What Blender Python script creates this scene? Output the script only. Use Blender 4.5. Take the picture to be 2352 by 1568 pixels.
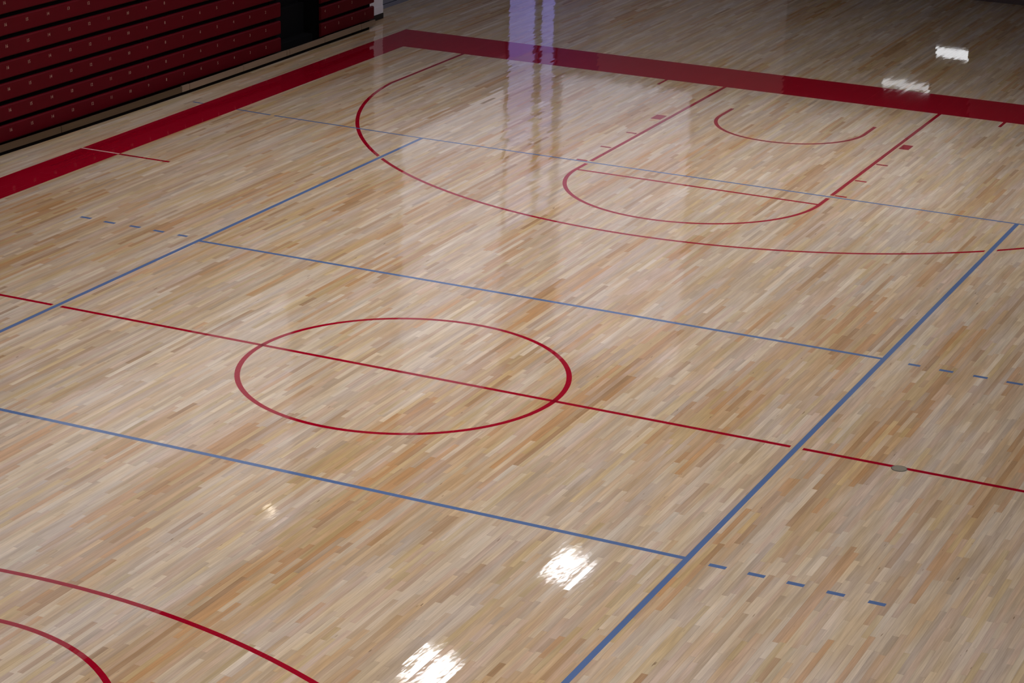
import bpy, math, random
import numpy as np
from mathutils import Vector, Matrix

for o in list(bpy.data.objects):
    bpy.data.objects.remove(o)
S = bpy.context.scene
C = S.collection

# ------------------------------------------------------------------ camera
CAM_POS = (10.9197, -20.3769, 8.5478)
CAM_ROT = (1.230902, -0.022339, 0.449136)
F_PX = 5187.276
cam_d = bpy.data.cameras.new('camera')
cam_d.sensor_fit = 'HORIZONTAL'
cam_d.sensor_width = 36.0
cam_d.lens = F_PX / 2352.0 * 36.0
cam_d.clip_start = 0.1
cam_d.clip_end = 200
cam = bpy.data.objects.new('camera', cam_d)
cam.location = CAM_POS
cam.rotation_euler = CAM_ROT
C.objects.link(cam)
S.camera = cam

# ------------------------------------------------------------------ world + exposure
w = bpy.data.worlds.new('world')
S.world = w
w.use_nodes = True
w.node_tree.nodes['Background'].inputs[0].default_value = (0.5, 0.55, 0.65, 1)
w.node_tree.nodes['Background'].inputs[1].default_value = 0.05
S.view_settings.view_transform = 'Standard'
S.view_settings.look = 'None'
S.view_settings.gamma = 1.0
S.view_settings.use_curve_mapping = False
S.view_settings.exposure = 0.0
S.cycles.max_bounces = 4
S.cycles.diffuse_bounces = 2
S.cycles.glossy_bounces = 3
S.cycles.transmission_bounces = 1
S.cycles.caustics_reflective = False
S.cycles.caustics_refractive = False

FILL_POWER = 94.0       # radiance of the added fill lamps
HAZE_PANEL_POWER = 0.38     # glow of added wall panels that lay haze on the floor
PURPLE_POWER = 0.52

# ------------------------------------------------------------------ helpers
rng = random.Random(7)

def lin(r, g, b):
    def f(c):
        c /= 255.0
        return c / 12.92 if c <= 0.04045 else ((c + 0.055) / 1.055) ** 2.4
    return (f(r), f(g), f(b))

def mat(name, col, rough=0.5, spec=0.5, metal=0.0, noise=0.0, nscale=(8, 8, 8), bump=0.0, emit=None, coat=0.0):
    m = bpy.data.materials.new(name)
    m.use_nodes = True
    nt = m.node_tree
    b = nt.nodes['Principled BSDF']
    b.inputs['Roughness'].default_value = rough
    b.inputs['Specular IOR Level'].default_value = spec
    b.inputs['Metallic'].default_value = metal
    b.inputs['Base Color'].default_value = (*col, 1)
    b.inputs['Coat Weight'].default_value = coat
    if emit:
        b.inputs['Emission Color'].default_value = (*emit[0], 1)
        b.inputs['Emission Strength'].default_value = emit[1]
    if noise or bump:
        g = nt.nodes.new('ShaderNodeNewGeometry')
        mp = nt.nodes.new('ShaderNodeMapping')
        mp.inputs['Scale'].default_value = nscale
        n = nt.nodes.new('ShaderNodeTexNoise')
        n.inputs['Scale'].default_value = 1.0
        n.inputs['Detail'].default_value = 4
        nt.links.new(g.outputs['Position'], mp.inputs['Vector'])
        nt.links.new(mp.outputs['Vector'], n.inputs['Vector'])
        if noise:
            r = nt.nodes.new('ShaderNodeMapRange')
            r.inputs['To Min'].default_value = 1 - noise
            r.inputs['To Max'].default_value = 1 + noise
            nt.links.new(n.outputs['Fac'], r.inputs['Value'])
            mx = nt.nodes.new('ShaderNodeVectorMath')
            mx.operation = 'SCALE'
            mx.inputs[0].default_value = col
            nt.links.new(r.outputs['Result'], mx.inputs['Scale'])
            nt.links.new(mx.outputs['Vector'], b.inputs['Base Color'])
        if bump:
            bp = nt.nodes.new('ShaderNodeBump')
            bp.inputs['Strength'].default_value = 1.0
            bp.inputs['Distance'].default_value = bump
            nt.links.new(n.outputs['Fac'], bp.inputs['Height'])
            nt.links.new(bp.outputs['Normal'], b.inputs['Normal'])
    return m

class MB:
    """collects polygons, builds one mesh object"""
    def __init__(self):
        self.v, self.f, self.m = [], [], []
    def box(self, a, b, mi=0):
        x0, y0, z0 = a; x1, y1, z1 = b
        n = len(self.v)
        self.v += [(x0,y0,z0),(x1,y0,z0),(x1,y1,z0),(x0,y1,z0),(x0,y0,z1),(x1,y0,z1),(x1,y1,z1),(x0,y1,z1)]
        for q in ((0,3,2,1),(4,5,6,7),(0,1,5,4),(1,2,6,5),(2,3,7,6),(3,0,4,7)):
            self.f.append(tuple(n+i for i in q)); self.m.append(mi)
        return self
    def prism(self, prof, y0, y1):
        """profile in (x,z) swept along y"""
        n = len(self.v); k = len(prof)
        self.v += [(x, y0, z) for x, z in prof] + [(x, y1, z) for x, z in prof]
        for i in range(k):
            j = (i+1) % k
            self.f.append((n+i, n+j, n+k+j, n+k+i)); self.m.append(0)
        self.f.append(tuple(n+i for i in reversed(range(k)))); self.m.append(0)
        self.f.append(tuple(n+k+i for i in range(k))); self.m.append(0)
        return self
    def disc(self, c, r, z0, z1, seg=32):
        n = len(self.v)
        for z in (z0, z1):
            for i in range(seg):
                a = 2*math.pi*i/seg
                self.v.append((c[0]+r*math.cos(a), c[1]+r*math.sin(a), z))
        self.f.append(tuple(n+seg+i for i in range(seg))); self.m.append(0)
        self.f.append(tuple(n+i for i in reversed(range(seg)))); self.m.append(0)
        for i in range(seg):
            j = (i+1) % seg
            self.f.append((n+i, n+j, n+seg+j, n+seg+i)); self.m.append(0)
        return self
    def mesh(self, name):
        me = bpy.data.meshes.new(name)
        me.from_pydata(self.v, [], self.f)
        me.update()
        return me
    def build(self, name, material, parent=None, bevel=0.0, seg=2):
        me = self.mesh(name)
        for m in (material if isinstance(material, (list, tuple)) else [material]):
            me.materials.append(m)
        if isinstance(material, (list, tuple)):
            me.polygons.foreach_set('material_index', self.m)
        o = bpy.data.objects.new(name, me)
        C.objects.link(o)
        if parent is not None:
            o.parent = parent
        if bevel:
            b = o.modifiers.new('bevel', 'BEVEL')
            b.width = bevel; b.segments = seg; b.limit_method = 'ANGLE'
        return o

def tag(o, label=None, cat=None, group=None, kind=None):
    if label: o['label'] = label
    if cat: o['category'] = cat
    if group: o['group'] = group
    if kind: o['kind'] = kind
    return o

def empty(name, loc, rz=0.0):
    o = bpy.data.objects.new(name, None)
    o.location = loc
    o.rotation_euler = (0, 0, rz)
    o.empty_display_size = 0.2
    C.objects.link(o)
    return o

# ------------------------------------------------------------------ materials
def wood_floor():
    m = bpy.data.materials.new('maple_strip')
    m.use_nodes = True
    nt = m.node_tree; N = nt.nodes; L = nt.links
    b = N['Principled BSDF']
    at = N.new('ShaderNodeAttribute'); at.attribute_name = 'tone'
    geo = N.new('ShaderNodeNewGeometry')
    # each strip shifts the grain by its own number (alpha of the tone)
    off = N.new('ShaderNodeMath'); off.operation = 'MULTIPLY'; off.inputs[1].default_value = 53.0
    L.new(at.outputs['Alpha'], off.inputs[0])
    add = N.new('ShaderNodeVectorMath'); add.operation = 'ADD'
    L.new(geo.outputs['Position'], add.inputs[0]); L.new(off.outputs[0], add.inputs[1])
    def noise(scale, detail, rough=0.55):
        mp = N.new('ShaderNodeMapping'); mp.inputs['Scale'].default_value = scale
        n = N.new('ShaderNodeTexNoise'); n.inputs['Scale'].default_value = 1; n.inputs['Detail'].default_value = detail
        n.inputs['Roughness'].default_value = rough
        L.new(add.outputs[0], mp.inputs['Vector']); L.new(mp.outputs[0], n.inputs['Vector'])
        return n
    def mr(src, a, b_, c, d):
        r = N.new('ShaderNodeMapRange')
        for k, v in zip(('From Min', 'From Max', 'To Min', 'To Max'), (a, b_, c, d)):
            r.inputs[k].default_value = v
        L.new(src, r.inputs['Value'])
        return r.outputs['Result']
    g1 = noise((90, 3.0, 1), 3)
    g2 = noise((24, 1.6, 1), 1)
    k1 = mr(g1.outputs['Fac'], 0.3, 0.7, 0.90, 1.08)
    k2 = mr(g2.outputs['Fac'], 0.3, 0.7, 0.90, 1.08)
    k = N.new('ShaderNodeMath'); k.operation = 'MULTIPLY'; L.new(k1, k.inputs[0]); L.new(k2, k.inputs[1])
    sc = N.new('ShaderNodeVectorMath'); sc.operation = 'SCALE'
    L.new(k.outputs[0], sc.inputs['Scale'])
    # broad drifts between ambered and greyed maple
    def drift(scale):
        mp = N.new('ShaderNodeMapping'); mp.inputs['Scale'].default_value = scale
        n = N.new('ShaderNodeTexNoise'); n.inputs['Scale'].default_value = 1; n.inputs['Detail'].default_value = 1
        L.new(geo.outputs['Position'], mp.inputs['Vector']); L.new(mp.outputs[0], n.inputs['Vector'])
        return n.outputs['Fac']
    dm = N.new('ShaderNodeMix'); dm.data_type = 'RGBA'
    dm.inputs['A'].default_value = (1.03, 1.035, 1.08, 1); dm.inputs['B'].default_value = (0.99, 0.93, 0.82, 1)
    L.new(mr(drift((5.0, 0.7, 1)), 0.36, 0.64, 0.0, 1.0), dm.inputs['Factor'])
    dv = N.new('ShaderNodeVectorMath'); dv.operation = 'MULTIPLY'
    L.new(at.outputs['Color'], dv.inputs[0]); L.new(dm.outputs['Result'], dv.inputs[1])
    L.new(dv.outputs[0], sc.inputs[0])
    # dark mineral flecks in the maple
    fl = noise((38, 4.5, 1), 1)
    fm = mr(fl.outputs['Fac'], 0.775, 0.82, 0.0, 0.7)
    mix = N.new('ShaderNodeMix'); mix.data_type = 'RGBA'
    mix.inputs['B'].default_value = (*lin(98, 70, 48), 1)
    L.new(fm, mix.inputs['Factor']); L.new(sc.outputs[0], mix.inputs['A'])
    L.new(mix.outputs['Result'], b.inputs['Base Color'])
    # polished varnish, slightly scuffed and cupped
    rn = N.new('ShaderNodeTexNoise'); rn.inputs['Scale'].default_value = 0.9; rn.inputs['Detail'].default_value = 2
    L.new(geo.outputs['Position'], rn.inputs['Vector'])
    L.new(mr(rn.outputs['Fac'], 0.35, 0.7, 0.025, 0.06), b.inputs['Roughness'])
    b.inputs['IOR'].default_value = 1.5
    bn = noise((20, 8.0, 1), 1)
    bp = N.new('ShaderNodeBump'); bp.inputs['Strength'].default_value = 1; bp.inputs['Distance'].default_value = 0.00030
    L.new(bn.outputs['Fac'], bp.inputs['Height']); L.new(bp.outputs['Normal'], b.inputs['Normal'])
    return m

def paint(name, col, rough=0.05):
    m = mat(name, col, rough=rough, spec=0.33, noise=0.05, nscale=(40, 5, 1))
    nt = m.node_tree; N = nt.nodes; L = nt.links
    geo = N.new('ShaderNodeNewGeometry')
    mp = N.new('ShaderNodeMapping'); mp.inputs['Scale'].default_value = (20, 8.0, 1)
    n = N.new('ShaderNodeTexNoise'); n.inputs['Scale'].default_value = 1; n.inputs['Detail'].default_value = 2
    bp = N.new('ShaderNodeBump'); bp.inputs['Strength'].default_value = 1; bp.inputs['Distance'].default_value = 0.00014
    L.new(geo.outputs['Position'], mp.inputs['Vector']); L.new(mp.outputs[0], n.inputs['Vector'])
    L.new(n.outputs['Fac'], bp.inputs['Height']); L.new(bp.outputs['Normal'], N['Principled BSDF'].inputs['Normal'])
    return m

M = {}
M['maple'] = wood_floor()
M['joint'] = mat('floor_joint', lin(92, 72, 52), 0.8)
M['red'] = paint('red_court_paint', lin(148, 2, 30))
M['blue'] = paint('blue_court_paint', lin(86, 109, 154))
M['white_line'] = paint('white_court_paint', lin(205, 170, 165))
M['bleacher_red'] = mat('red_bleacher_plastic', lin(86, 1, 16), 0.55, spec=0.15, noise=0.12, nscale=(3, 3, 3))
M['seat_number'] = mat('seat_number_print', lin(160, 128, 116), 0.6)
M['black'] = mat('black_frame_and_shade', lin(9, 8, 10), 0.8, spec=0.1)  # also stands in for shade under the rail and in the aisle
M['rubber'] = mat('black_rubber_tread', lin(11, 11, 17), 0.8, spec=0.15)
M['kick_light'] = mat('pale_kick_plank', lin(136, 114, 97), 0.5, noise=0.18, nscale=(6, 3, 20))
M['kick_dark'] = mat('brown_kick_plank', lin(84, 64, 46), 0.5, noise=0.18, nscale=(6, 3, 20))
M['white_wall'] = mat('white_wall_paint', lin(240, 238, 255), 0.5, noise=0.03)
M['pale_wall'] = mat('pale_lavender_wall', lin(205, 200, 218), 0.6, noise=0.04, nscale=(1, 1, 1))
M['grey_wall'] = mat('grey_blue_wall', lin(126, 128, 150), 0.6, noise=0.05)
M['beige_wall'] = mat('beige_wall', lin(182, 174, 170), 0.7, noise=0.05)
M['dark_wall'] = mat('dark_brown_wall', lin(62, 50, 44), 0.7, noise=0.08)
M['ceiling'] = mat('grey_ceiling', lin(120, 118, 116), 0.8, noise=0.05)
M['base_brown'] = mat('dark_brown_baseboard', lin(92, 78, 80), 0.6)
M['mid_wall'] = mat('dull_taupe_wall', lin(112, 100, 98), 0.7, noise=0.05)
M['dim_haze_glow'] = mat('dim_haze_panel_glow', (0.5, 0.5, 0.52), 0.4, emit=((0.95, 0.95, 1.0), 0.085))  # faint glow of an added panel, haze over the far key
M['base_black'] = mat('black_baseboard', lin(24, 20, 24), 0.6)
M['groove'] = mat('dark_groove', lin(16, 16, 26), 0.8)
M['metal'] = mat('brushed_grey_metal', lin(138, 130, 116), 0.42, metal=0.55, noise=0.1, nscale=(60, 60, 60))
M['metal_ring'] = mat('dark_metal_ring', lin(84, 82, 74), 0.5, metal=0.4)
M['lamp_housing'] = mat('white_lamp_housing', lin(200, 200, 200), 0.5)
M['fill_glow'] = mat('fill_diffuser_glow', (0.8, 0.8, 0.8), 0.5, emit=((1.0, 0.97, 0.94), FILL_POWER))  # diffuser of the added fill lamps
M['fill_dim'] = mat('dim_fill_diffuser_glow', (0.8, 0.8, 0.8), 0.5, emit=((0.97, 0.97, 1.0), 42.0))  # diffuser of the fill lamp added to lift the far floor
M['shade_black'] = mat('black_lamp_shade', lin(6, 6, 6), 0.9, spec=0.05)
M['lamp_shade'] = mat('grey_lamp_shade', lin(120, 120, 120), 0.6)
M['lamp_open'] = mat('open_lamp_diffuser_glow', (0.8, 0.8, 0.8), 0.5, emit=((0.97, 0.97, 1.0), 11.0))
M['warm_glow'] = mat('warm_lamp_glow', (0.8, 0.7, 0.5), 0.5, emit=((1.0, 0.86, 0.68), 6.0))
M['purple_glass'] = mat('violet_lit_glass', (0.2, 0.2, 0.4), 0.3, emit=((0.36, 0.34, 1.0), PURPLE_POWER))
M['purple_mid'] = mat('lavender_lit_glass', (0.2, 0.2, 0.4), 0.3, emit=((0.55, 0.52, 1.0), PURPLE_POWER * 0.85))
M['purple_high'] = mat('pale_lavender_lit_glass', (0.3, 0.3, 0.4), 0.3, emit=((0.78, 0.74, 1.0), PURPLE_POWER * 0.85))
M['side_haze_glow'] = mat('side_haze_panel_glow', (0.5, 0.5, 0.55), 0.4, emit=((0.92, 0.93, 1.0), HAZE_PANEL_POWER * 1.0))  # glow of the added panels above the bleachers
M['haze_glow'] = mat('haze_panel_glow', (0.5, 0.5, 0.6), 0.4, emit=((0.88, 0.86, 1.0), HAZE_PANEL_POWER))  # glow of the added corner panels, not real glazing
M['bright_glass'] = mat('bright_lit_glass', (0.6, 0.6, 0.6), 0.3, emit=((0.95, 0.97, 1.0), 1.9))
M['soft_glass'] = mat('soft_lit_glass', (0.6, 0.6, 0.6), 0.3, emit=((0.95, 0.97, 1.0), 1.1))
M['frame'] = mat('dark_window_frame', lin(48, 44, 48), 0.5)

for k_ in ('purple_glass', 'purple_mid', 'purple_high', 'side_haze_glow', 'haze_glow', 'dim_haze_glow', 'bright_glass', 'soft_glass', 'warm_glow'):
    M[k_].cycles.emission_sampling = 'NONE'     # faint and large: found well enough by bounced rays
for k_ in ('fill_glow', 'lamp_open', 'fill_dim'):
    M[k_].cycles.emission_sampling = 'FRONT'

# ------------------------------------------------------------------ the room
XL, XR, YB, YF, ZC = -9.95, 16.0, -27.0, 24.84, 9.7

floor = MB().box((XL, YB, -0.25), (XR, YF, -0.013)).build('floor', M['joint'])
tag(floor, kind='structure', label='polished pale maple strip gym floor with red and blue court markings')

MB().box((XL-0.2, YB-0.2, ZC), (XR+0.2, YF+0.2, ZC+0.2)).build('ceiling', M['ceiling'])['kind'] = 'structure'
# left wall: plain above the bleachers, pale beyond the white pier
wl = MB().box((XL-0.2, YB, -0.25), (XL, 16.45, ZC)).build('wall_left', M['dark_wall']); wl['kind'] = 'structure'
wl2 = MB()
wl2.box((XL-0.2, 16.45, 0.09), (XL, YF, 1.9))
o = wl2.build('wall_panel', M['grey_wall'], wl)
MB().box((XL-0.2, 16.45, 1.9), (XL, YF, ZC)).build('wall_panel', M['pale_wall'], wl)
MB().box((XL-0.2, 16.45, -0.25), (XL-0.015, YF, 0.09)).build('groove', M['groove'], wl)
bb = MB().box((XL-0.01, 16.85, 0.0), (XL+0.012, YF-0.02, 0.076)).build('baseboard_left', M['grey_wall'], bevel=0.004); bb['kind'] = 'structure'

# white pier with black base beside the bleachers
pier = MB().box((XL, 16.10, 0.105), (-9.52, 16.842, 0.245)).box((XL, 16.10, 0.245), (-9.527, 16.842, ZC)).build('wall_pier', M['white_wall'])
tag(pier, kind='structure', label='white wall pier at the far end of the red bleachers')
bp_ = MB().box((XL, 16.10, 0.0), (-9.515, 16.845, 0.105)).build('baseboard_pier', M['base_black'])
tag(bp_, kind='structure', label='black base under the white wall pier')

# far wall (above the frame, seen in the floor)
wf = MB().box((XL-0.2, YF+0.03, -0.25), (XR, YF+0.2, ZC)).build('wall_far', M['beige_wall']); wf['kind'] = 'structure'
for x0, x1, z0, z1, m in ((XL, -8.5, 0, 4.5, 'grey_wall'), (-8.5, -4.2, 0, 4.5, 'beige_wall'), (-4.2, -0.15, 0, 3.4, 'dark_wall'),
                          (-0.15, XR, 0, 3.4, 'mid_wall'), (XL, -4.2, 4.5, ZC, 'pale_wall'), (-4.2, XR, 3.4, ZC, 'beige_wall')):
    MB().box((x0, YF, z0), (x1, YF+0.03, z1)).build('wall_panel', M[m], wf)
bf = MB().box((-8.5, YF-0.02, 0), (XR, YF, 0.10)).build('baseboard_far', M['base_brown']); bf['kind'] = 'structure'
MB().box((XR, YB, -0.25), (XR+0.2, YF, ZC)).build('wall_right', M['beige_wall'])['kind'] = 'structure'
MB().box((XL-0.2, YB-0.2, -0.25), (XR, YB, ZC)).build('wall_back', M['beige_wall'])['kind'] = 'structure'

def window(name, plane, a0, a1, z0, z1, glass, cols=1, rows=1, frame='frame'):
    """plane 'L' lies on the left wall (a along y), 'F' on the far wall (a along x)"""
    def bx(mb, p0, p1, d0, d1, q0, q1):
        if plane == 'L': mb.box((XL+d0, p0, q0), (XL+d1, p1, q1))
        else: mb.box((p0, YF-d1, q0), (p1, YF-d0, q1))
    fr = MB(); t = 0.05
    bx(fr, a0, a1, 0.002, 0.05, z0, z0+t); bx(fr, a0, a1, 0.002, 0.05, z1-t, z1)
    bx(fr, a0, a0+t, 0.002, 0.05, z0+t, z1-t); bx(fr, a1-t, a1, 0.002, 0.05, z0+t, z1-t)
    f = fr.build(name, M[frame]); f['kind'] = 'structure'
    for i in range(cols):
        for j in range(rows):
            p0 = a0+t+(a1-a0-2*t)*i/cols; p1 = a0+t+(a1-a0-2*t)*(i+1)/cols
            q0 = z0+t+(z1-z0-2*t)*j/rows; q1 = z0+t+(z1-z0-2*t)*(j+1)/rows
            g = MB(); bx(g, p0+0.01, p1-0.01, 0.01, 0.025, q0+0.01, q1-0.01)
            g.build('pane', glass[j] if isinstance(glass, list) else glass, f)
    return f
PUR = [M['purple_glass'], M['purple_mid'], M['purple_high']]
window('window_1', 'L', 23.15, 24.60, 0.15, 6.0, PUR, 1, 3, 'grey_wall')
window('window_2', 'F', -9.93, -9.52, 0.15, 6.0, PUR, 1, 3, 'grey_wall')
window('haze_panel_3', 'L', 18.3, 23.1, 2.6, 9.3, M['haze_glow'], 6, 3, 'pale_wall')  # added glowing panel, mirrored as pale haze in the floor
window('haze_panel_4', 'F', -9.4, -6.2, 2.6, 9.3, M['haze_glow'], 3, 3, 'pale_wall')  # second added panel, carries the haze round the corner
window('haze_panel_8', 'F', -6.2, -0.2, 2.6, 9.3, M['dim_haze_glow'], 5, 3, 'pale_wall')  # dim panel added to veil the far key with haze
window('haze_panel_7', 'L', -15.0, 14.0, 4.6, 9.2, M['side_haze_glow'], 19, 2, 'pale_wall')  # panel row added to grey the floor with mirrored glow
window('window_5', 'F', -0.98, -0.20, 0.98, 1.30, M['bright_glass'], 1, 1)
window('window_6', 'F', -2.05, -0.95, 1.78, 2.06, [M['soft_glass']], 1, 1)

# ------------------------------------------------------------------ ceiling lamps: open ones mirrored in the floor, shaded ones added as fill
def make_lamp(shaded, glow='fill_glow', shade='lamp_shade'):
    """flat open lamp, or one with a deep box shade that cuts the light off sideways"""
    root = empty('open_or_fill_lamp', (0, 0, 0))
    MB().box((-0.30, -0.62, 0.02), (0.30, 0.62, 0.11)).build('housing', M['lamp_housing'], root, bevel=0.015)
    MB().box((-0.25, -0.57, 0.0), (0.25, 0.57, 0.02)).build('diffuser', M[glow if shaded else 'lamp_open'], root)
    for y in (-0.5, 0.5):
        MB().box((-0.01, y-0.01, 0.11), (0.01, y+0.01, 0.30)).build('hanger', M['lamp_housing'], root)
    if shaded:
        h = -0.34  # deep shade keeps the added lamp out of the floor's mirror
        for k in range(2):
            MB().box((-0.29+k*0.56, -0.61, h), (-0.27+k*0.56, 0.61, 0.02)).build('shade_side', M[shade], root)
            MB().box((-0.27, -0.61+k*1.20, h), (0.27, -0.59+k*1.20, 0.02)).build('shade_end', M[shade], root)
    return root
open_spots = [(-4.35, 14.6, 'open white ceiling lamp mirrored in the floor beside the blue sideline'),
              (-4.75, 9.9, 'open white ceiling lamp mirrored at the bottom edge of the floor')]
fill_spots = [(-6, 6.2), (-2, 4.2), (-3.2, -2), (-0.9, -1.8), (0.5, 10.3), (1.9, 11.0), (-1.0, 9.4), (2, 1.2), (2.2, -2.2), (6.2, -6.0),
                (3.2, -8.2), (6.4, -9.0), (3.0, -10.6), (6.0, -11.4), (0.4, 3.0), (1.9, 9.6)]  # unseen fill lamps, placed to set the floor's brightness
lamp_open, fill_shaded, fill_far = make_lamp(False), make_lamp(True), make_lamp(True, 'fill_dim', 'shade_black')
def place(src, first, x, y, label, group, rz=0.0):
    r = src
    if not first:
        r = src.copy(); C.objects.link(r)
        for ch in list(src.children):
            c = ch.copy(); C.objects.link(c); c.parent = r
    r.location = (x, y, ZC - 0.3)
    r.rotation_euler = (0, 0, rz)
    tag(r, label, 'lamp', group)
for i, (x, y, lb) in enumerate(open_spots):
    place(lamp_open, i == 0, x, y, lb, 'high-bay lamps under the ceiling')
for i, (x, y) in enumerate(fill_spots):
    place(fill_shaded, i == 0, x, y, 'unseen white box-shaded fill lamp added under the grey gym ceiling', 'added box-shaded fill lamps under the ceiling', math.pi/2)
place(fill_far, True, -3.6, 18.6, 'unseen black box-shaded fill lamp added near the far wall', 'added box-shaded fill lamps under the ceiling', math.pi/2)
wl_ = empty('wall_lamp', (XL, 13.2, 9.0))
MB().box((0.0, -0.14, -0.08), (0.10, 0.14, 0.10)).build('housing', M['lamp_housing'], wl_, bevel=0.01)
MB().box((0.02, -0.12, -0.10), (0.16, 0.12, -0.08)).build('diffuser', M['warm_glow'], wl_)
tag(wl_, 'small warm lamp high on the wall above the red bleachers', 'lamp')

# ------------------------------------------------------------------ maple strips
BW = 0.0572
NP = np.random.default_rng(11)

def smooth_noise(shape_x, shape_y):
    return NP.random((shape_x, shape_y))
_g1 = smooth_noise(400, 200); _g2 = smooth_noise(400, 200); _g3 = smooth_noise(120, 120)
def vnoise(g, x, y):
    xi = np.floor(x).astype(int); yi = np.floor(y).astype(int)
    fx = x-xi; fy = y-yi
    fx = fx*fx*(3-2*fx); fy = fy*fy*(3-2*fy)
    a, b = g.shape
    return ((g[xi % a, yi % b]*(1-fx)+g[(xi+1) % a, yi % b]*fx)*(1-fy) +
            (g[xi % a, (yi+1) % b]*(1-fx)+g[(xi+1) % a, (yi+1) % b]*fx)*fy)

ncol = int(math.ceil((XR-XL)/BW))
col_y = []       # per column: array of joint positions
bx0, by0, by1, bcol = [], [], [], []
col_first = []
for c in range(ncol):
    y = YB - NP.random()*0.6
    col_first.append(len(bx0))
    while y < YF:
        L_ = float(np.clip(NP.lognormal(-0.30, 0.55), 0.25, 2.3))
        y1 = y+L_
        bx0.append(XL+c*BW); by0.append(max(y, YB)); by1.append(min(y1, YF)); bcol.append(c)
        y = y1
col_first.append(len(bx0))
bx0 = np.array(bx0); by0 = np.array(by0); by1 = np.array(by1)
bx1 = np.minimum(bx0+BW, XR)
nb = len(bx0)
xc = (bx0+bx1)/2; yc = (by0+by1)/2
ax = NP.normal(0, 0.0052, nb)          # tilt across the strip
ay = NP.normal(0, 0.00010, nb)/np.maximum((by1-by0)/2, 0.12)   # tilt along the strip
zc = NP.normal(0, 0.00005, nb)

# tones (sRGB): pale, tan, pinkish, grey, yellow, orange, brown
PAL = np.array([lin(*c) for c in ((203, 187, 166), (189, 162, 131), (187, 161, 145), (177, 161, 147), (192, 171, 126),
                                  (180, 130, 84), (150, 113, 82), (212, 201, 183))])
f1 = vnoise(_g1, xc*3.2+50, yc*0.32+50)
f2 = vnoise(_g2, xc*7.0+90, yc*0.5+20)
f3 = vnoise(_g3, xc*0.35+30, yc*0.25+30)
warm = np.clip((f1-0.46)*2.6+(f2-0.5)*1.0+(f3-0.5)*0.5, 0, 1)
r = NP.random(nb)
Pc = np.array([0.30, 0.15, 0.20, 0.22, 0.05, 0.01, 0.02, 0.05])
Pw = np.array([0.10, 0.27, 0.11, 0.05, 0.17, 0.18, 0.10, 0.02])
P = Pc[None]*(1-warm)[:, None]+Pw[None]*warm[:, None]
P /= P.sum(1, keepdims=True)
pick = (r[:, None] > np.cumsum(P, 1)).sum(1).clip(0, 7)
tone = PAL[pick]
base = (PAL[0]*0.6+PAL[2]*0.4)[None]*(1-warm)[:, None]+(PAL[1]*0.8+PAL[5]*0.2)[None]*warm[:, None]
tone = tone*0.44+base*0.56
tone *= NP.normal(1, 0.05, nb)[:, None].clip(0.8, 1.2)
alpha = NP.random(nb)
tone4 = np.concatenate([tone, alpha[:, None]], 1)

def plane_z(i, x, y):
    return zc[i]+ax[i]*(x-xc[i])+ay[i]*(y-yc[i])

GAP = 0.00035
def board_geo(idx):
    """vertices and faces of the strips idx: flat top, four sides down to the slab"""
    idx = np.asarray(idx)
    n = len(idx)
    x0 = bx0[idx]+GAP; x1 = bx1[idx]-GAP; y0 = by0[idx]+GAP; y1 = by1[idx]-GAP
    X = np.stack([x0, x1, x1, x0], 1); Y = np.stack([y0, y0, y1, y1], 1)
    Z = zc[idx][:, None]+ax[idx][:, None]*(X-xc[idx][:, None])+ay[idx][:, None]*(Y-yc[idx][:, None])
    top = np.stack([X, Y, Z], 2)
    bot = np.stack([X, Y, np.full_like(Z, -0.013)], 2)
    V = np.concatenate([top, bot], 1).reshape(-1, 3)
    q = np.array([(0, 1, 2, 3), (0, 4, 5, 1), (1, 5, 6, 2), (2, 6, 7, 3), (3, 7, 4, 0)])
    Fq = (np.arange(n)[:, None, None]*8+q[None]).reshape(-1, 4)
    return V, Fq

def boards_mesh(name, idx):
    V, Fq = board_geo(idx)
    me = bpy.data.meshes.new(name)
    me.vertices.add(len(V)); me.vertices.foreach_set('co', V.ravel())
    me.loops.add(len(Fq)*4); me.loops.foreach_set('vertex_index', Fq.ravel())
    me.polygons.add(len(Fq)); me.polygons.foreach_set('loop_start', np.arange(len(Fq))*4)
    at = me.attributes.new('tone', 'FLOAT_COLOR', 'FACE')
    at.data.foreach_set('color', np.repeat(tone4[idx], 5, axis=0).ravel())
    me.materials.append(M['maple'])
    me.polygons.foreach_set('use_smooth', np.zeros(len(Fq), dtype=bool))
    me.update(calc_edges=True)
    me.validate()
    return me

# the 300 strips that show largest in the picture are objects of their own
Rm = np.array(cam.rotation_euler.to_matrix())
def project(x, y, z=0.0):
    d = (np.stack([x, y, np.zeros_like(x)+z], 1)-np.array(CAM_POS))@Rm
    return 1176+F_PX*d[:, 0]/-d[:, 2], 784-F_PX*d[:, 1]/-d[:, 2], -d[:, 2]
def poly_area(i):
    us, vs = [], []
    for (xx, yy) in ((bx0, by0), (bx1, by0), (bx1, by1), (bx0, by1)):
        u, v, dd = project(xx, yy); us.append(u); vs.append(v)
    us = np.array(us); vs = np.array(vs)
    a = 0.5*np.abs(sum(us[k]*vs[(k+1) % 4]-us[(k+1) % 4]*vs[k] for k in range(4)))
    inside = (us.min(0) > 0) & (us.max(0) < 2352) & (vs.min(0) > 0) & (vs.max(0) < 1568) & (dd > 1)
    return np.where(inside, a, 0)
area = poly_area(None)
big = np.argsort(-area)[:300]
rest = np.setdiff1d(np.arange(nb), big)
o = bpy.data.objects.new('strip_field', boards_mesh('strip_field', rest))
o['kind'] = 'stuff'
C.objects.link(o); o.parent = floor
for i in big:
    o = bpy.data.objects.new('floor_strip', boards_mesh('floor_strip', np.array([i])))
    C.objects.link(o); o.parent = floor

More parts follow.
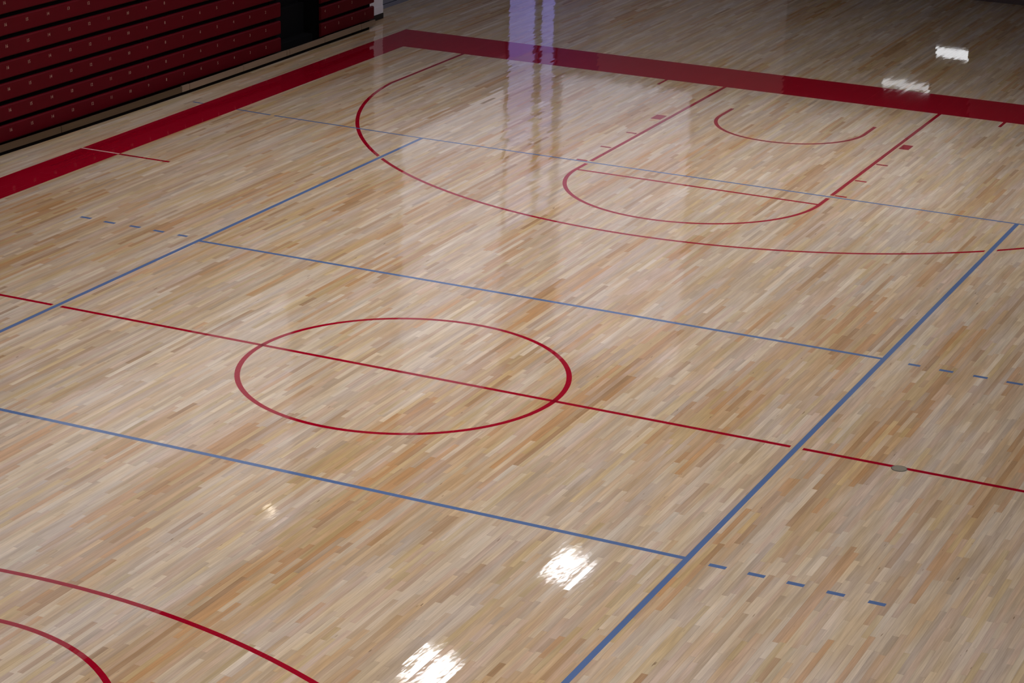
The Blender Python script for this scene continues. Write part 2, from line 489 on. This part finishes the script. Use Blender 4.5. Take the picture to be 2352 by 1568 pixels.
# ------------------------------------------------------------------ court markings, painted strip by strip
def clip(poly, axis, val, ge):
    out = []
    n = len(poly)
    for k in range(n):
        a, b = poly[k], poly[(k+1) % n]
        ia = (a[axis] >= val) if ge else (a[axis] <= val)
        ib = (b[axis] >= val) if ge else (b[axis] <= val)
        if ia: out.append(a)
        if ia != ib:
            t = (val-a[axis])/(b[axis]-a[axis])
            p = [a[0]+t*(b[0]-a[0]), a[1]+t*(b[1]-a[1])]
            p[axis] = val
            out.append(tuple(p))
    return out

def marking(name, polys, material, label=None, lift=0.0003):
    V, F = [], []
    for poly in polys:
        c0 = max(0, int((min(p[0] for p in poly)-XL)/BW)); c1 = min(ncol-1, int((max(p[0] for p in poly)-XL)/BW))
        for c in range(c0, c1+1):
            pc = clip(clip(poly, 0, XL+c*BW, True), 0, XL+(c+1)*BW, False)
            if len(pc) < 3: continue
            ylo = min(p[1] for p in pc); yhi = max(p[1] for p in pc)
            s, e = col_first[c], col_first[c+1]
            j = s+int(np.searchsorted(by1[s:e], ylo))
            while j < e and by0[j] < yhi:
                pb = clip(clip(pc, 1, by0[j], True), 1, by1[j], False)
                if len(pb) >= 3:
                    n = len(V)
                    V += [(x, y, plane_z(j, x, y)+lift) for x, y in pb]
                    F.append(tuple(range(n, n+len(pb))))
                j += 1
    me = bpy.data.meshes.new(name)
    me.from_pydata(V, [], F); me.update()
    # all faces up
    flip = [p.index for p in me.polygons if p.normal.z < 0]
    if flip:
        me2 = [f if i not in set(flip) else tuple(reversed(f)) for i, f in enumerate(F)] if len(flip) < len(F) else [tuple(reversed(f)) for f in F]
        me.clear_geometry(); me.from_pydata(V, [], me2); me.update()
    me.materials.append(material)
    o = bpy.data.objects.new(name, me); C.objects.link(o); o.parent = floor
    if label: o['label'] = label
    return o

H_ = 0.030
def rect(x0, y0, x1, y1): return [(x0, y0), (x1, y0), (x1, y1), (x0, y1)]
def seg(x0, y0, x1, y1, hw=H_):
    d = math.hypot(x1-x0, y1-y0); nx, ny = -(y1-y0)/d*hw, (x1-x0)/d*hw
    return [(x0+nx, y0+ny), (x1+nx, y1+ny), (x1-nx, y1-ny), (x0-nx, y0-ny)]
def arc(cx, cy, r_, a0, a1, n, hw=H_):
    out = []
    for k in range(n):
        t0 = a0+(a1-a0)*k/n; t1 = a0+(a1-a0)*(k+1)/n
        out.append([(cx+(r_-hw)*math.cos(t0), cy+(r_-hw)*math.sin(t0)), (cx+(r_+hw)*math.cos(t0), cy+(r_+hw)*math.sin(t0)),
                    (cx+(r_+hw)*math.cos(t1), cy+(r_+hw)*math.sin(t1)), (cx+(r_-hw)*math.cos(t1), cy+(r_-hw)*math.sin(t1))])
    return out
def cut(polys, axis, val, g):
    out = []
    for p in polys:
        for val2, ge in ((val-g, False), (val+g, True)):
            q = clip(p, axis, val2, ge)
            if len(q) >= 3: out.append(q)
    return out

L_, LO, S_, SO = 14.808, 16.161, 7.990, 8.661
VX1, VX2, VA1, VA2, VE = -4.617, 4.502, 3.005, -3.001, 9.154
R3, S3, BK = 6.829, 6.791, 12.871
LN, FT, RFT, RRA = 1.848, 8.692, 1.860, 1.193
PI = math.pi
red, blue, white = M['red'], M['blue'], M['white_line']

marking('boundary_band', [
    [(-SO, LO), (SO, LO), (S_, L_), (-S_, L_)], [(-SO, -LO), (SO, -LO), (S_, -L_), (-S_, -L_)],
    [(-SO, -LO), (-SO, LO), (-S_, L_), (-S_, -L_)], [(SO, -LO), (SO, LO), (S_, L_), (S_, -L_)]],
    red, 'wide dark red band painted round the court edge')
marking('center_line', cut(cut([rect(-S_, -H_, S_, H_)], 0, VX1, 0.062), 0, VX2, 0.066), red, 'thin red half-court line through the center circle')
marking('center_circle', arc(0, 0, 1.804, 0, 2*PI, 120), red, 'red center circle crossed by the half-court line')
a3 = math.asin((BK-12.14)/R3)
far3 = [rect(-S3-H_, 12.14, -S3+H_, L_), rect(S3-H_, 12.14, S3+H_, L_)]+arc(0, BK, R3, PI+a3, 2*PI-a3, 140)
far3 = cut(cut(far3, 0, VX1, 0.055), 0, VX2, 0.066)
marking('three_point_line', far3, red, 'red three-point arc around the far basket end')
marking('three_point_line', arc(0, -13.46, 7.40, 0.12, PI-0.12, 140), red, 'red three-point arc at the lower left corner of the picture')
lane = [rect(s*LN-H_, FT, s*LN+H_, L_) for s in (-1, 1)]
lane = cut(lane, 1, VE, 0.085)
marking('lane_line', lane[:2], red, 'red lane line on the left of the far key')
marking('lane_line', lane[2:], red, 'red lane line on the right of the far key')
marking('free_throw_line', [rect(-LN+H_, FT-H_, LN-H_, FT+H_)], red, 'red free-throw line across the far key')
marking('free_throw_arc', arc(0, FT, RFT-0.012, PI, 2*PI, 60), red, 'red half circle in front of the far free-throw line')
marking('free_throw_arc', arc(0, -8.92, 2.04, 0, PI, 60), red, 'red half circle cut off at the lower left corner')
marking('restricted_arc', arc(0, BK, RRA, PI, 2*PI, 48)+[rect(s*RRA-H_, BK, s*RRA+H_, 13.42) for s in (-1, 1)], red, 'small red U-shaped arc inside the far key')
marking('lane_block', [rect(-2.095, 12.11, -1.925, 12.405)], red, 'small red block beside the left lane line')
marking('lane_block', [rect(1.912, 12.275, 2.066, 12.565)], red, 'small red block beside the right lane line')
for y in (11.09, 10.095, 9.215): marking('lane_mark', [rect(-2.072, y-H_, -1.90, y+H_)], red)
for y in (11.215, 10.178, 9.25): marking('lane_mark', [rect(1.89, y-H_, 2.065, y+H_)], red)
marking('baseline_tick', [rect(-2.925, 14.40, -2.875, L_)], red)
marking('baseline_tick', [rect(2.89, 14.45, 2.94, L_)], red)
marking('sideline_tick', [rect(-S_, 6.065-H_, -7.11, 6.065+H_)], red, 'thin red tick running in from the left red band')
marking('sideline_tick', [rect(-SO, 6.078-0.02, -S_, 6.078+0.02)], white, 'thin pale line crossing the left red band', 0.0006)
# volleyball court in blue
marking('volleyball_sideline', [rect(VX1-H_, -VE, VX1+H_, VE)], blue, 'blue volleyball sideline on the left half of the floor', 0.0006)
marking('volleyball_sideline', [rect(VX2-H_, -VE, VX2+H_, VE)], blue, 'thick-looking blue volleyball sideline running to the lower right', 0.0006)
marking('attack_line', [rect(VX1, VA1-H_, VX2, VA1+H_)], blue, 'blue attack line beyond the center circle', 0.0005)
marking('attack_line', [rect(VX1, VA2-H_, VX2, VA2+H_)], blue, 'blue attack line in front of the center circle', 0.0005)
marking('end_line', [seg(-8.86, 9.34, -SO, 9.32, 0.022), seg(-S_, 9.27, -7.345, 9.225, 0.022), seg(-7.27, 9.218, VX1, VE, 0.022), seg(VX1, VE, S_, VE, 0.022)],
        blue, 'thin blue volleyball end line through the far key', 0.0005)
for a, b_, y in ((-6.552, -6.384, 3.143), (-6.159, -5.985, 3.115), (-5.756, -5.592, 3.122), (-5.373, -5.213, 3.106), (-4.987, -4.842, 3.093),
                 (4.790, 4.926, 2.981), (5.148, 5.305, 2.968), (5.532, 5.693, 2.966), (5.905, 6.089, 2.955), (6.28, 6.45, 2.95),
                 (4.718, 4.881, -3.024), (5.088, 5.247, -3.027), (5.456, 5.614, -3.037), (5.826, 5.988, -3.053), (6.206, 6.360, -3.066)):
    marking('attack_line_dash', [rect(a, y-0.030, b_, y+0.030)], blue, None, 0.0005)

# round cover of the net-post socket on the half-court line
sp = empty('socket_cover', (5.578, -0.030, 0.0))
MB().disc((0, 0), 0.080, 0.0004, 0.0022, 40).build('rim', M['metal_ring'], sp)
MB().disc((0, 0), 0.071, 0.0022, 0.0032, 40).build('cover', M['metal'], sp)
tag(sp, 'round grey metal floor cover set in the red half-court line', 'floor cover')

# ------------------------------------------------------------------ folded bleachers
ROWS = [(0.137, 0.389), (0.438, 0.682), (0.738, 1.002), (1.055, 1.318), (1.370, 1.632), (1.686, 1.945)]
while len(ROWS) < 11:
    z0 = ROWS[-1][0]+0.314
    ROWS.append((z0, z0+0.262))

num_mesh = {}
def number_mesh(n):
    if n not in num_mesh:
        cu = bpy.data.curves.new('n', 'FONT')
        cu.body = str(n); cu.size = 0.066; cu.extrude = 0.0008; cu.align_x = 'CENTER'; cu.align_y = 'CENTER'; cu.resolution_u = 2
        cu.offset = 0.0012
        t = bpy.data.objects.new('n', cu); C.objects.link(t)
        dg = bpy.context.evaluated_depsgraph_get()
        me = bpy.data.meshes.new_from_object(t.evaluated_get(dg))
        bpy.data.objects.remove(t)
        me.materials.clear(); me.materials.append(M['seat_number'])
        num_mesh[n] = me
    return num_mesh[n]

def row_profile(z0, z1, th=0.045, r_=0.026):
    """front board, rounded along its upper and lower front edge, x = 0 in front"""
    p = []
    for k in range(5):
        a = PI/2*k/4
        p.append((-r_+r_*math.cos(PI/2-a), z1-r_+r_*math.sin(PI/2-a)))
    for k in range(5):
        a = PI/2*k/4
        p.append((-r_+r_*math.cos(a), z0+r_-r_*math.sin(a)))
    return [(-th, z1)]+p+[(-th, z0)]

def bleacher(loc, rz, y0, y1, depth, first_y, nseat, label, z_num=0.58):
    root = empty('bleacher_section', loc, rz)
    body = MB()
    body.box((-depth, y0+0.03, 0.0), (-0.075, y1-0.03, ROWS[-1][1]-0.02))
    body.build('frame', M['black'], root)
    for ri, (z0, z1) in enumerate(ROWS):
        b = MB().prism(row_profile(z0, z1-0.010), y0, y1).build('seat_row', M['bleacher_red'], root)
        for p in b.data.polygons: p.use_smooth = False
        for k in range(nseat):
            y = first_y+k*0.4853
            if y > y1-0.03 or y < y0: continue
            n = nseat-k
            o = bpy.data.objects.new('seat_number', number_mesh(n))
            C.objects.link(o); o.parent = b
            o.location = (0.0004, y, z0+(z1-z0)*0.60)
            o.rotation_euler = (PI/2, 0, PI/2)
    for y in (y0+0.25, (y0+y1)/2, y1-0.25):
        MB().box((-0.09, y-0.02, 0.0), (-0.05, y+0.02, ROWS[-1][0])).build('support', M['black'], root)
    tag(root, label, 'bleacher', 'folded red bleachers along the left wall')
    return root

bleacher((-9.30, 12.77, 0), -0.0262, -7.74, 0.0, 0.40, -7.265, 16, 'long dark red folded bleacher section filling the upper left corner')
bleacher((-9.30, 14.15, 0), 0.0, 0.0, 1.94, 0.55, 0.14, 4, 'short dark red folded bleacher section beside the white wall pier')

# dark aisle between the two sections
ai = empty('bleacher_aisle', (-9.30, 13.46, 0))
MB().box((-0.60, -0.66, 0), (-0.56, 0.66, 3.3)).build('shade_panel', M['black'], ai)  # black sheet put in for the deep shade of the recess
MB().box((-0.55, -0.655, 0), (-0.16, 0.655, 0.20)).build('step', M['rubber'], ai, bevel=0.01)
MB().box((-0.55, -0.655, 0.20), (-0.34, 0.655, 0.74)).build('step', M['rubber'], ai, bevel=0.01)
MB().box((-0.55, -0.655, 0.74), (-0.45, 0.655, 1.30)).build('step', M['rubber'], ai, bevel=0.01)
tag(ai, 'black recessed aisle with rubber steps between the two red bleacher sections', 'steps')

# kick plank rail in front of the bleachers
kb = empty('kick_rail', (-9.20, 12.7, 0))
joints = [4.2, 6.47, 9.58, 9.80, 11.41, 12.80, 12.90, 14.11, 15.44, 15.97]
def kx(y): return -0.0028*(12.7-y)**2 if y < 12.7 else 0.0
for a, b_ in zip(joints[:-1], joints[1:]):
    a_ = a+0.006; b2 = b_-0.006
    xa, xb = kx(a_), kx(b2)
    nseg = max(1, int((b2-a_)/0.5))
    mb = MB(); dz = rng.uniform(-0.004, 0.004)
    for k in range(nseg+1):
        y = a_+(b2-a_)*k/nseg; x = kx(y)
        mb.v += [(x, y-12.7, 0.060), (x, y-12.7, 0.158+dz), (x-0.03, y-12.7, 0.158+dz), (x-0.03, y-12.7, 0.060)]
    for k in range(nseg):
        for i in range(4):
            j = (i+1) % 4
            mb.f.append((k*4+i, k*4+j, k*4+4+j, k*4+4+i)); mb.m.append(0)
    mb.f.append((3, 2, 1, 0)); mb.m.append(0)
    n = nseg*4; mb.f.append((n, n+1, n+2, n+3)); mb.m.append(0)
    mb.build('plank', M['kick_dark'] if b_ < 9.6 else M['kick_light'], kb)
for y in np.arange(4.4, 15.8, 0.9):
    x = kx(y)
    MB().box((x-0.075, y-12.7-0.03, 0.0), (x-0.031, y-12.7+0.03, 0.13)).build('support', M['black'], kb)
mb = MB()
ys = [4.2, 6, 8, 10, 12, 12.7, 15.78]
for y in ys:
    x = kx(y)-0.031
    mb.v += [(x, y-12.7, 0.0), (x, y-12.7, 0.12)]
for k in range(len(ys)-1):
    mb.f.append((2*k, 2*k+1, 2*k+3, 2*k+2)); mb.m.append(0)
mb.build('shade_strip', M['black'], kb)  # dark strip put in for the shade beneath the rail
tag(kb, 'low tan wooden kick rail along the foot of the red bleachers', 'rail')
